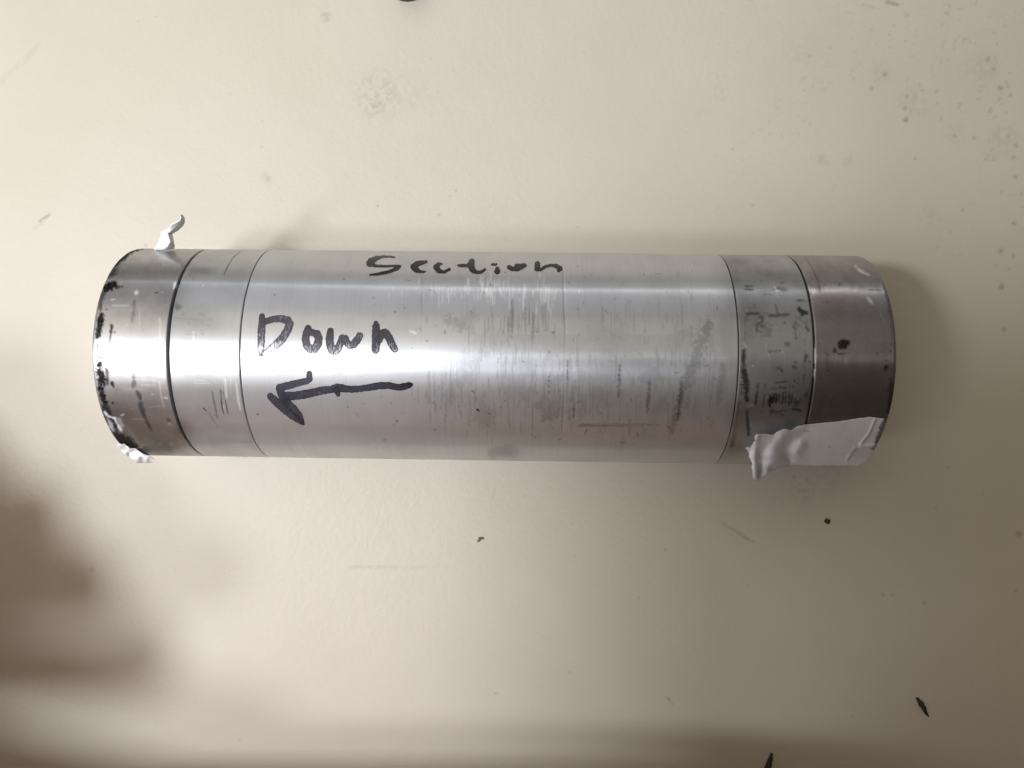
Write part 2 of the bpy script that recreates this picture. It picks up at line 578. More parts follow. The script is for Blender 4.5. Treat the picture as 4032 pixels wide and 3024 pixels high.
WEAR += [(c1((420, 740, 90), (900, 740, 80), (1150, 730, 30)), .65, 60, .6), (c1((420, 1000, 120), (950, 1000, 160)), .45, 160, .6),
         (c1((400, 1220, 60), (980, 1180, 80)), .35, 90, .6),
         (c2((480, 900, 120), (700, 1100, 150), (1000, 1250, 120)), .75, 160, .6),
         (c2((560, 1250, 120), (1000, 1330, 80), (1130, 1100, 60)), .7, 120, .6),
         (c2((600, 800, 120), (900, 850, 130)), .4, 140, .6), (c2((430, 600, 60), (420, 850, 80)), .35, 90, .8)]
GLEAM += [(c1((655, 975, 24)), 1.0, 6, .5), (c1((1085, 885, 26), (1060, 930, 8)), 1.0, 6, .4), (c1((390, 1115, 6), (560, 1115, 6)), .6, 6, .8),
          (c1((380, 1055, 8), (420, 1045, 8)), .8, 4, .5), (c1((1380, 897, 8)), .9, 5, .5), (c1((935, 970, 7)), .7, 4, .5),
          (c1((690, 1150, 5), (690, 1320, 5)), .4, 5, .6), (c1((910, 1250, 6), (912, 1500, 6)), .5, 6, .6),
          (c2((905, 560, 6), (930, 740, 8), (960, 840, 5)), .65, 6, .6), (c2((960, 738, 10), (990, 738, 10)), .9, 4, .3),
          (c2((830, 697, 9)), .8, 4, .4), (c2((720, 540, 4), (870, 550, 4)), .5, 4, .4), (c2((700, 595, 5), (860, 600, 5)), .6, 4, .5),
          (c2((560, 642, 4), (720, 640, 4)), .5, 4, .4), (c2((780, 840, 4), (930, 826, 4)), .45, 4, .4),
          (c2((590, 965, 5), (720, 970, 8)), .5, 5, .5), (c2((560, 1060, 10), (680, 1240, 12)), .35, 12, .8),
          (c2((720, 720, 6), (740, 850, 5)), .4, 5, .5), (c2((1015, 1018, 12)), .6, 4, .4), (c2((910, 1240, 20)), .3, 14, .6),
          (c2((1040, 1240, 24)), .3, 14, .6), (c2((270, 590, 14), (300, 588, 8)), .9, 4, .4),
          (c2((1280, 550, 4), (1400, 548, 4)), .6, 3, .3), (c2((1290, 578, 4), (1450, 578, 5)), .6, 3, .3), (c2((1300, 608, 4), (1400, 606, 3)), .4, 3, .3),
          (c2((1620, 540, 8), (1635, 700, 12), (1630, 750, 6)), .8, 6, .6), (c2((1680, 500, 5), (1680, 690, 5)), .5, 5, .5),
          (c2((1745, 580, 8), (1765, 760, 12), (1790, 870, 6)), .95, 5, .3), (c2((1600, 830, 12), (1600, 910, 8)), .6, 6, .8),
          (c2((1275, 20, 6), (1275, 220, 8)), .5, 8, .8), (c1((1275, 1440, 7), (1275, 1600, 6)), .5, 8, .8)]
WHITE += [(c2((310, 890, 12), (350, 940, 12), (420, 960, 14), (440, 1010, 12), (490, 1085, 14)), .75, 8, .8),
          (c2((345, 960, 10), (380, 1040, 26), (400, 1090, 16)), .6, 14, 1.2), (c2((470, 990, 26), (500, 1040, 14)), .35, 14, 1),
          (c2((490, 930, 6), (520, 915, 5)), .6, 4, .4)]
# left ring: finger print, scuffs
for k, (x, y, L) in enumerate([(1090, 1110, 18), (1110, 1180, 60), (1130, 1215, 70), (1100, 1255, 90), (1200, 1255, 80), (1290, 1268, 30),
                               (1150, 1300, 20), (1210, 1310, 60), (1300, 1330, 26), (1340, 1200, 40), (1380, 1220, 36), (1350, 1262, 40),
                               (1370, 1305, 40), (1420, 1330, 36), (1340, 1380, 50), (1260, 1350, 30), (1400, 1180, 30), (1180, 1420, 60),
                               (1260, 1430, 60), (1360, 1420, 30), (1440, 1260, 30)]):
    WEAR.append((c1((x, y, 6), (x + L * .5, y + 2, 7), (x + L * .9, y + 10, 4)), .5, 7, 1.4))
WEAR += [(c1((1100, 1130, 36)), .8, 26, 1), (c1((1080, 1260, 60), (1250, 1270, 110), (1400, 1290, 100)), .28, 90, .8),
         (c1((1250, 740, 30), (1400, 730, 36), (1500, 712, 22)), .45, 34, 1), (c1((1250, 760, 8), (1240, 800, 6)), .6, 6, .6),
         (c1((1280, 800, 8), (1270, 840, 6)), .4, 6, .6), (c1((1130, 590, 120), (1800, 650, 50)), .16, 90, .5)]
GRIME += [(c1((1610, 780, 4), (1640, 710, 4), (1700, 600, 4), (1790, 525, 3)), .7, 3, .4),
          (c2((1480, 660, 4), (1500, 780, 6), (1540, 960, 4)), .75, 4, .5), (c2((1570, 650, 4), (1585, 810, 7), (1605, 910, 5)), .85, 4, .5),
          (c2((1600, 670, 4), (1625, 780, 5), (1655, 910, 3)), .7, 4, .5), (c2((1390, 850, 5), (1410, 875, 3)), .8, 3, .3),
          (c2((1440, 895, 3), (1500, 990, 3), (1540, 1050, 2)), .45, 3, .4), (c2((1180, 200, 7), (1192, 212, 5)), .8, 3, .3),
          (c2((1450, 840, 4)), .7, 3, .3), (c2((1255, 684, 4)), .5, 3, .3)]

# sleeve: long scratches round the tube, handling marks (x, y0, y1, half width, strength) in full pixels
rs = np.random.RandomState(4)


def vstroke(x, y0, y1, w, lean=0.0):
    return [(x + lean, y0, w * .5), (x + lean * .5, (y0 + y1) / 2, w), (x, y1, w * .5)]


for (x, y0, y1, w, s, l) in [(2436, 1430, 1565, 7, .75, 4), (2550, 1500, 1620, 8, .75, 8), (2670, 1490, 1650, 9, .8, 14), (2710, 1470, 1600, 7, .55, 14),
                             (2590, 1375, 1455, 9, .55, 0), (2645, 1375, 1440, 7, .6, 2), (2400, 1340, 1450, 7, .4, 2), (2480, 1340, 1430, 10, .35, 4),
                             (2260, 1580, 1640, 4, .7, 0), (2257, 1500, 1590, 4, .6, 0), (2235, 1420, 1530, 4, .75, 0), (2240, 1600, 1650, 7, .5, 2),
                             (2352, 1585, 1620, 8, .5, 2), (2330, 1400, 1480, 4, .5, 0), (2345, 1380, 1450, 3, .4, 0), (2160, 1370, 1420, 5, .4, 0),
                             (1874, 1370, 1540, 8, .42, 0), (1884, 1400, 1460, 6, .4, 0), (1757, 1540, 1640, 4, .55, 0), (1810, 1480, 1560, 4, .4, 0),
                             (1738, 1520, 1570, 4, .4, 0), (1740, 1480, 1560, 6, .3, 0), (2010, 1240, 1330, 4, .45, 0), (2120, 1270, 1330, 6, .45, 0),
                             (2150, 1255, 1310, 5, .6, 0), (2540, 1290, 1330, 5, .5, 0), (2545, 1330, 1390, 3, .5, 0), (2420, 1250, 1330, 3, .5, 0),
                             (2402, 1330, 1390, 3, .4, 0), (2370, 1600, 1740, 3, .35, 2), (2480, 1650, 1720, 4, .35, 3), (2575, 1630, 1700, 4, .3, 3),
                             (2640, 1650, 1720, 4, .35, 6), (2656, 1640, 1690, 5, .6, 8), (1660, 1070, 1240, 4, .42, 2), (1680, 1240, 1270, 3, .5, 0),
                             (2440, 1540, 1680, 3, .4, 0), (2520, 1460, 1640, 3, .35, 2), (2290, 1500, 1660, 3, .45, 0), (2300, 1560, 1640, 3, .4, 0),
                             (2210, 1560, 1640, 4, .3, 0), (2385, 1560, 1600, 4, .35, 0), (2700, 1400, 1500, 4, .5, 8), (2800, 1430, 1570, 6, .45, 12),
                             (2850, 1440, 1530, 9, .5, 8), (2830, 1500, 1600, 4, .5, 6), (2790, 1440, 1560, 3, .6, 4), (2880, 1390, 1500, 3, .4, 0),
                             (2770, 1260, 1330, 10, .3, 4), (2810, 1180, 1260, 14, .25, 0), (2760, 1340, 1400, 14, .35, 10), (2740, 1390, 1470, 14, .35, 12)]:
    (GRIME if s > .6 else WEAR).append((vstroke(x, y0, y1, w * .8, l), s * .68, w * 1.3, 1.5))
# swarms of short turned scratches
# slanting grey scuffs and a faint darker strip along the sleeve
WEAR += [([(2790, 1275, 16), (2760, 1350, 20), (2735, 1430, 24), (2705, 1510, 18), (2672, 1600, 12), (2645, 1700, 5)], .62, 26, 2.2),
         ([(2880, 1180, 30), (2860, 1300, 40), (2880, 1420, 24)], .35, 50, 1.2), ([(2850, 1440, 12), (2830, 1580, 10)], .45, 14, 1.4),
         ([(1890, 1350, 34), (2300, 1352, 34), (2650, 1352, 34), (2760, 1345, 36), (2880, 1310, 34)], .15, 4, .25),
         ([(2380, 1300, 8), (2470, 1345, 10), (2540, 1420, 8)], .22, 10, 1.4), ([(2420, 1290, 6), (2540, 1370, 8)], .2, 9, 1.4),
         ([(2330, 1330, 6), (2450, 1420, 8), (2500, 1520, 6)], .2, 9, 1.4), ([(2400, 1500, 6), (2350, 1600, 8)], .2, 10, 1.4),
         ([(2905, 1040, 60), (3000, 1300, 170), (3150, 1500, 100)], .30, 120, .6), ([(2930, 1640, 60), (3130, 1600, 60)], .35, 80, .6)]
for k in range(70):       # patchy scuffs on the right ring, mottled handling patches on the sleeve
    x, y = 2925 + 260 * rs.rand(), 1090 + 560 * rs.rand()
    L, w = 8 + 40 * rs.rand() ** 2, 2 + 7 * rs.rand() ** 2
    a = (0 if rs.rand() < .5 else 1.57) + rs.randn() * .2
    (GRIME if rs.rand() < .3 else WEAR).append(([(x, y, w), (x + L * math.cos(a), y + L * math.sin(a), w * .7)], .25 + .4 * rs.rand(), 4 + w, 2.0))
for k in range(26):
    x, y, r0 = 1780 + 1080 * rs.rand(), 1220 + 430 * rs.rand(), 14 + 36 * rs.rand()
    WEAR.append(([(x, y, r0), (x + 30 * rs.randn(), y + 30 * rs.randn(), r0 * .6)], .14 + .2 * rs.rand(), 22, 2.2))
for k in range(150):      # fine nicks on the two caps
    x, y = ((370 + 290 * rs.rand()), 1000 + 780 * rs.rand()) if k < 90 else ((3215 + 300 * rs.rand()), 1020 + 620 * rs.rand())
    L = 6 + 40 * rs.rand() ** 2
    a = (0 if rs.rand() < .35 else 1.57) + rs.randn() * .35
    pts = [(x, y, .8), (x + L * math.cos(a), y + L * math.sin(a), 1.7)]
    (GLEAM if rs.rand() < .35 else WEAR).append((pts, .12 + .25 * rs.rand(), 3, 1.4))
for _ in range(170):
    x = 1350 + 1500 * rs.rand(); y = 1020 + 720 * rs.rand(); L = 3 + 16 * rs.rand() ** 2; a = rs.rand() * 6.28
    (GRIME if rs.rand() < .25 else WEAR).append(([(x, y, 2.2), (x + L * math.cos(a), y + L * math.sin(a), 1.4)], .25 + .4 * rs.rand(), 3, .6))
for (cx, cy, sx, sy, n, s) in [(2020, 1290, 130, 50, 40, .38), (1960, 1370, 110, 60, 55, .34), (2080, 1480, 150, 110, 90, .32), (1790, 1540, 110, 80, 70, .32),
                               (2330, 1560, 140, 110, 60, .32), (2600, 1520, 160, 120, 50, .32), (2500, 1280, 180, 80, 35, .25), (2750, 1400, 90, 160, 60, .3),
                               (1900, 1640, 160, 60, 40, .2)]:
    for _ in range(n):
        x = cx + sx * rs.randn() * .6; y = cy + sy * rs.randn() * .6; L = abs(rs.randn()) * 38 + 8
        WEAR.append((vstroke(x, y - L, y + L * .6, 1.6 + 2.2 * rs.rand()), s * (.5 + rs.rand()), 2.5, .6))
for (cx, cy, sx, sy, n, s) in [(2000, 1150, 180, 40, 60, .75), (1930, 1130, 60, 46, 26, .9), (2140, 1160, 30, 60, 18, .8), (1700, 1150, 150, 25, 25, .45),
                               (2180, 1620, 60, 70, 20, .3), (2300, 1480, 200, 90, 26, .22)]:  # painted glints, densest along the upper highlight line
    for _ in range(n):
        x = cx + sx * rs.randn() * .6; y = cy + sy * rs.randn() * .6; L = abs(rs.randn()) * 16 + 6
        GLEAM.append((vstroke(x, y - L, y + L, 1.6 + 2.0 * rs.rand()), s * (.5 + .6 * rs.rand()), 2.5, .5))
# a turned line right round, two tiny flats with dots, flecks
WEAR += [([(2214, 1060, 2.5), (2222, 1300, 3), (2219, 1560, 3), (2212, 1700, 2)], .4, 2.5, .7),
         (c5((720, 160, 40), (780, 200, 50)), .25, 50, 1), (c5((830, 480, 60), (860, 540, 70)), .28, 70, 1),
         ([(2000, 1775, 24), (1940, 1785, 20)], .42, 20, .5), (c5((700, 1060, 40), (850, 1070, 45)), .35, 26, .4),
         (c5((1370, 855, 12), (1550, 855, 12), (1800, 852, 8), (2000, 850, 5)), .42, 9, 1.1), (c5((1720, 990, 18)), .5, 12, .7),
         (c5((1480, 130, 60), (1720, 260, 110), (1560, 560, 80)), .16, 120, .9)]
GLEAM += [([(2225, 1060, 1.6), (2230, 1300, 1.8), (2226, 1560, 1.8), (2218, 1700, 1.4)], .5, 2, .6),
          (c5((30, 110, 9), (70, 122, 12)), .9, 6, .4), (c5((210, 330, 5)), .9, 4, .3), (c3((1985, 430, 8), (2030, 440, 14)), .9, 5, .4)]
GRIME += [(c5((560, 728, 7), (575, 740, 5)), .9, 3, .3), (c5((520, 580, 5), (540, 592, 4)), .6, 3, .3), (c5((160, 183, 5), (170, 186, 4)), .6, 3, .3),
          (c5((1160, 118, 10)), .5, 5, .6), (c3((1220, 885, 7)), .7, 3, .3), (c3((315, 1330, 8)), .7, 3, .3), (c3((1830, 1405, 9)), .7, 4, .3),
          (c3((1810, 215, 7)), .7, 3, .3), (c3((2160, 530, 7)), .6, 3, .3), (c3((500, 28, 8)), .6, 4, .3), (c3((1995, 610, 6)), .6, 3, .3),
          (c4((10, 438, 6)), .6, 3, .3), (c4((280, 660, 4)), .7, 3, .3), (c4((536, 690, 5)), .6, 3, .3), (c4((1028, 770, 4)), .7, 3, .3),
          (c4((455, 728, 4)), .6, 3, .3), (c5((300, 610, 4)), .6, 3, .3), (c5((417, 705, 5)), .6, 3, .3)]
for yy in (275, 470, 500, 545, 592):
    GRIME.append((c5((1130, yy, 5)), .95, 2.5, .2))
# right ring: transferred print, dark bars, turned lines
GRIME += [(c6((590, 700, 12), (700, 700, 14)), .6, 8, .8), (c6((800, 722, 14), (900, 718, 16), (1000, 708, 12)), .6, 8, .8),
          (c6((870, 620, 8), (890, 700, 10)), .5, 8, .8), (c6((1100, 655, 20), (1130, 690, 30), (1165, 700, 20)), .85, 8, .7),
          (c6((1080, 575, 12), (1140, 570, 10)), .5, 8, .9), (c6((580, 435, 8), (650, 436, 7)), .55, 5, .8), (c6((580, 467, 8), (650, 467, 7)), .5, 5, .8),
          (c6((1170, 830, 16), (1185, 870, 12)), .65, 8, .9), (c6((955, 790, 12)), .6, 6, .7), (c6((1060, 1175, 12)), .55, 7, .8),
          (c6((1200, 1165, 14)), .55, 7, .9), (c6((930, 1248, 12)), .65, 6, .7), (c6((560, 1060, 14), (560, 1180, 22), (565, 1260, 26), (580, 1340, 28)), .8, 10, .9),
          (c7((560, 20, 26), (575, 100, 28), (590, 180, 28), (590, 300, 20)), .82, 10, .9), (c7((540, 150, 6), (540, 250, 8)), .5, 8, .8),
          (c7((590, 400, 10), (600, 520, 16), (610, 640, 16)), .7, 8, .7), (c7((520, 160, 4), (620, 158, 5)), .8, 3, .4),
          (c7((700, 150, 6), (685, 280, 14), (670, 350, 8)), .75, 7, 1.0), (c7((770, 150, 7), (768, 200, 7)), .6, 5, .9), (c7((765, 260, 12), (745, 370, 8)), .6, 7, 1),
          (c7((870, 140, 5), (985, 128, 7)), .75, 4, .7), (c7((1050, 122, 9)), .7, 5, .7), (c7((830, 200, 10), (900, 190, 10), (960, 190, 12)), .4, 8, 1.2),
          (c7((910, 175, 5), (915, 205, 5)), .6, 4, .6), (c7((1040, 165, 6), (1040, 190, 6)), .6, 4, .6), (c7((1010, 170, 4), (1010, 195, 4)), .5, 4, .6),
          (c7((1045, 400, 14), (1105, 405, 14)), .75, 7, 1), (c7((925, 412, 9), (980, 410, 7)), .5, 6, 1), (c7((735, 430, 6)), .5, 5, .8),
          (c7((1165, 262, 12)), .5, 8, .8), (c7((930, 20, 14)), .5, 7, .8), (c7((1150, 60, 7), (1140, 120, 7)), .5, 5, .7)]
for (x, y0, y1, w, s) in [(820, 255, 365, 15, .95), (850, 250, 340, 14, .9), (875, 248, 335, 12, .9), (900, 250, 310, 8, .7), (940, 235, 340, 9, .8),
                          (970, 230, 350, 8, .7), (1000, 235, 350, 9, .8), (1030, 240, 340, 9, .75), (1060, 300, 360, 10, .7), (1085, 310, 355, 10, .7),
                          (1110, 295, 340, 8, .6), (905, 270, 330, 6, .7), (1015, 300, 365, 5, .6), (790, 290, 350, 6, .5)]:
    GRIME.append((c7((x, y0, w * .7), (x, (y0 + y1) / 2, w * 1.15), (x - 6, y1, w * .5)), min(1, s * 1.1), 7, 1.2))
WEAR += [(c6((730, 820, 36), (800, 830, 40), (800, 900, 30), (740, 900, 24)), .8, 26, 1.1), (c6((1040, 815, 26), (1090, 815, 24)), .6, 18, .9),
         (c6((830, 820, 18), (900, 800, 18)), .4, 16, .9), (c6((560, 560, 6), (665, 565, 5), (665, 640, 6), (570, 640, 6)), .55, 5, .7),
         (c6((490, 270, 5), (530, 420, 6)), .6, 5, .7), (c6((550, 550, 6), (572, 800, 7), (575, 1000, 7)), .7, 6, .6),
         (c6((1100, 860, 5), (1095, 1350, 5)), .5, 5, .6), (c6((1165, 880, 6), (1155, 1330, 6)), .55, 5, .6),
         (c6((730, 610, 5), (780, 690, 5)), .5, 4, .6), (c6((460, 384, 4), (750, 384, 3)), .6, 3, .4), (c6((900, 500, 5), (900, 550, 4)), .5, 4, .5),
         (c6((720, 950, 20), (760, 960, 20)), .4, 18, 1), (c6((970, 900, 24), (960, 980, 20)), .3, 22, 1), (c6((640, 960, 14)), .35, 12, 1),
         (c6((1120, 760, 40), (1170, 780, 20)), .55, 18, 1.2), (c6((560, 290, 60), (1080, 330, 60)), .4, 60, .5),
         (c6((640, 1150, 120), (1000, 1100, 160)), .2, 160, .6), (c7((650, 450, 60), (1000, 470, 80)), .4, 90, .5),
         (c7((520, 330, 20), (450, 750, 20)), .55, 10, .5), (c7((640, 360, 10), (645, 440, 6)), .5, 8, .9), (c7((760, 230, 60), (1080, 260, 60)), .3, 60, .9)]
GLEAM += [(c6((860, 440, 9), (880, 480, 10)), .9, 5, .4), (c6((885, 500, 4), (900, 545, 4)), .6, 3, .4), (c6((560, 985, 6), (585, 1020, 6)), .7, 5, .5),
          (c6((930, 1050, 6), (940, 1075, 5)), .7, 4, .4), (c6((800, 1080, 4), (810, 1140, 4)), .5, 4, .5), (c6((650, 1205, 9)), .9, 4, .4),
          (c6((605, 1200, 4), (605, 1290, 5)), .6, 4, .5), (c6((780, 1000, 4), (785, 1030, 3)), .5, 4, .4), (c6((1180, 500, 8)), .7, 5, .5),
          (c6((720, 440, 5)), .6, 4, .4), (c7((600, 375, 6), (640, 355, 9)), .6, 6, .6), (c7((625, 550, 8)), .7, 5, .5), (c6((780, 820, 3), (900, 850, 3)), .4, 3, .4)]
WHITE += [(c6((1250, 1035, 7), (1255, 1120, 9), (1250, 1180, 5)), 1.0, 3, .4), (c6((1248, 1240, 7), (1243, 1305, 6)), 1.0, 3, .4),
          (c7((1248, 10, 7), (1245, 75, 5)), 1.0, 3, .4)]
# right cap: heat tint, spots, darker lower side
GRIME += [(c6((1500, 1005, 36), (1530, 995, 50), (1560, 985, 30)), 1.0, 12, .4), (c6((1440, 1055, 22)), .85, 10, .6), (c6((1470, 1085, 12), (1580, 1090, 4)), .6, 6, .7),
          (c6((1940, 1222, 24)), 1.0, 10, .4), (c6((1920, 1150, 5), (1965, 1155, 5)), .9, 4, .4), (c6((1850, 1080, 14)), .6, 8, .6), (c6((1885, 1068, 12)), .6, 7, .6),
          (c6((1980, 1062, 12)), .85, 6, .5), (c6((1375, 1250, 12)), .5, 8, .6), (c6((1490, 418, 12)), .6, 8, .6), (c6((1350, 420, 8)), .5, 5, .6),
          (c6((1440, 430, 5)), .5, 4, .5), (c6((1160, 170, 3), (1220, 250, 4), (1280, 380, 5), (1300, 480, 4)), .65, 3, .3),
          (c6((1770, 470, 5), (1890, 472, 4)), .55, 4, .5), (c6((1910, 400, 8), (1960, 580, 14), (1985, 760, 12), (1995, 1020, 12)), .55, 9, .8),
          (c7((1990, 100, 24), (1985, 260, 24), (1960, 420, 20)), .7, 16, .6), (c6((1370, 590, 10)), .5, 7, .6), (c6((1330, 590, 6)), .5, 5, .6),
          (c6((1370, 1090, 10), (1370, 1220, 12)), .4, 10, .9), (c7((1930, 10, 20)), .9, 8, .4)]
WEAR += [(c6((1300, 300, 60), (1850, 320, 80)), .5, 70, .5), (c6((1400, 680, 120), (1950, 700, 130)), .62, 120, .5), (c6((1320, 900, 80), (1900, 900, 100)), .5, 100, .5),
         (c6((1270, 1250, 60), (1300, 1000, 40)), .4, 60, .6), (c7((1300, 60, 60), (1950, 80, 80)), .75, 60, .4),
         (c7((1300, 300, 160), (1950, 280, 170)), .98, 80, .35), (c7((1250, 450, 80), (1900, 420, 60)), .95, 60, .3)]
TINT += [(c6((1310, 570, 60), (1500, 580, 90)), .8, 80, .6), (c6((1300, 700, 40), (1330, 760, 40)), .5, 50, .6), (c6((1550, 950, 200), (1800, 1000, 150)), .30, 180, .5),
         (c7((1500, 120, 120), (1750, 100, 100)), .30, 110, .6)]
GLEAM += [(c6((1640, 235, 8), (1690, 290, 18), (1770, 325, 8)), .8, 8, .6), (c6((1760, 540, 8), (1790, 580, 18), (1810, 605, 6)), .8, 8, .6),
          (c6((1200, 460, 18), (1240, 485, 26)), .6, 16, .9), (c6((1330, 460, 20), (1500, 460, 24), (1650, 465, 18)), .4, 20, 1.2),
          (c6((1550, 1130, 10), (1550, 1180, 10)), .5, 8, 1), (c6((1440, 1150, 4), (1440, 1210, 4)), .5, 3, .5), (c6((1250, 1100, 4), (1560, 1150, 4)), .2, 8, .8),
          (c6((1250, 1000, 6), (1250, 1340, 4)), .4, 5, .8)]


def paint(U, V, vis, marks, seed):
    A = np.zeros(U.shape)
    n1 = fbm(U / 9, V / 9, seed, 3) - 0.5
    for pts, s, soft, rag in marks:
        x = [p[0] for p in pts]; y = [p[1] for p in pts]; r = max(p[2] for p in pts) + soft * 1.5 + 6
        k = vis & (U > min(x) - r) & (U < max(x) + r) & (V > min(y) - r) & (V < max(y) + r)
        if not k.any():
            continue
        u, v = U[k], V[k]
        d = seg_sd(u, v, pts)
        pr = max(max(p[2] for p in pts), 3)
        d = d + n1[k] * rag * min(pr * 1.6, 26)
        A[k] = np.maximum(A[k], s * (1 - sstep(-soft * .6, soft * .6, d)))
    return A


def ring_part(name, x0, x1, mat, ch0, ch1, parent, caps=(False, False), r=R):
    """a turned length of tube between x0 and x1 with small chamfers; fine mesh where it shows"""
    th = np.concatenate([np.linspace(-1.85, 1.85, 430), np.linspace(1.85, 2 * math.pi - 1.85, 60)[1:-1]])
    n = max(8, int((x1 - x0) / 0.00024))
    xs = np.linspace(x0 + ch0, x1 - ch1, n)
    prof = []
    for a in ([r * 0.0, r * .80] if caps[0] else [r - 0.003]):
        prof.append((x0, a))
    for k in range(4):
        t = k / 4 * math.pi / 2
        prof.append((x0 + ch0 * (1 - math.cos(t)), r - ch0 * (1 - math.sin(t))))
    for x in xs:
        prof.append((x, r))
    for k in range(3, -1, -1):
        t = k / 4 * math.pi / 2
        prof.append((x1 - ch1 * (1 - math.cos(t)), r - ch1 * (1 - math.sin(t))))
    for a in ([r * .80, 0.0] if caps[1] else [r - 0.003]):
        prof.append((x1, a))
    prof = np.array(prof)
    X = np.repeat(prof[:, :1], len(th), 1); A = prof[:, 1:]
    P = np.stack([X, -A * np.sin(th)[None], R + A * np.cos(th)[None]], -1)
    U, V = project(P)
    vis = np.broadcast_to(np.cos(th)[None] > -0.05, U.shape)
    surf = np.stack([X, np.broadcast_to(th[None] * R, X.shape), np.broadcast_to(A * 1.0, X.shape)], -1)
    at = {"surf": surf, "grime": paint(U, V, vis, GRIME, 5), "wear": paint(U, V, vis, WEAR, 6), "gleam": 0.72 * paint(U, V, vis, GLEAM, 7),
          "tint": paint(U, V, vis, TINT, 8), "white": paint(U, V, vis, WHITE, 9)}
    if not all(caps):
        at["grime"] = np.maximum(at["grime"], np.where((A < r - 0.0004) & (np.abs(X - (x1 if caps[0] else x0)) < 1e-4) & True, 1.0, 0.0))
        if not any(caps):
            at["grime"] = np.maximum(at["grime"], np.where(A < r - 0.0004, 1.0, 0.0))
    me = grid_mesh(name, P, wrap=True, attrs=at)
    me.flip_normals()
    return link(name, me, mat, parent)


end_left = ring_part("end_cap", X_E1, X_S1 - 0.00036, MAT_CAP, 0.0009, 0.00022, tube, caps=(True, False))
tag(end_left, "bright worn end cap with black grime round its rim")
ring_left = ring_part("spacer_ring", X_S1 + 0.00030, X_S2 - 0.00014, MAT_RING, 0.0002, 0.00014, tube)
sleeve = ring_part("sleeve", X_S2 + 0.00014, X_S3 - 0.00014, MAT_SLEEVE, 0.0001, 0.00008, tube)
ring_right = ring_part("spacer_ring", X_S3 + 0.00014, X_S4 - 0.00020, MAT_RING_DULL, 0.00014, 0.00020, tube)
tag(ring_right, "spacer ring with dark smeared print marks")
end_right = ring_part("end_cap", X_S4 + 0.00020, X_E2, MAT_CAP_TARNISHED, 0.0002, 0.0008, tube, caps=(False, True))
tag(end_right, "darker end cap with two black spots")


def core():
    th = np.linspace(0, 2 * math.pi, 96, endpoint=False)
    prof = np.array([(X_E1 + 0.002, 0.0), (X_E1 + 0.002, R - 0.0016), (X_E2 - 0.002, R - 0.0016), (X_E2 - 0.002, 0.0)])
    X = np.repeat(prof[:, :1], len(th), 1); A = prof[:, 1:]
    P = np.stack([X, -A * np.sin(th)[None], R + A * np.cos(th)[None]], -1)
    me = grid_mesh("inner_tube", P, wrap=True)
    me.flip_normals()
    return link("inner_tube", me, MAT_DARK, tube, smooth=False)


core()

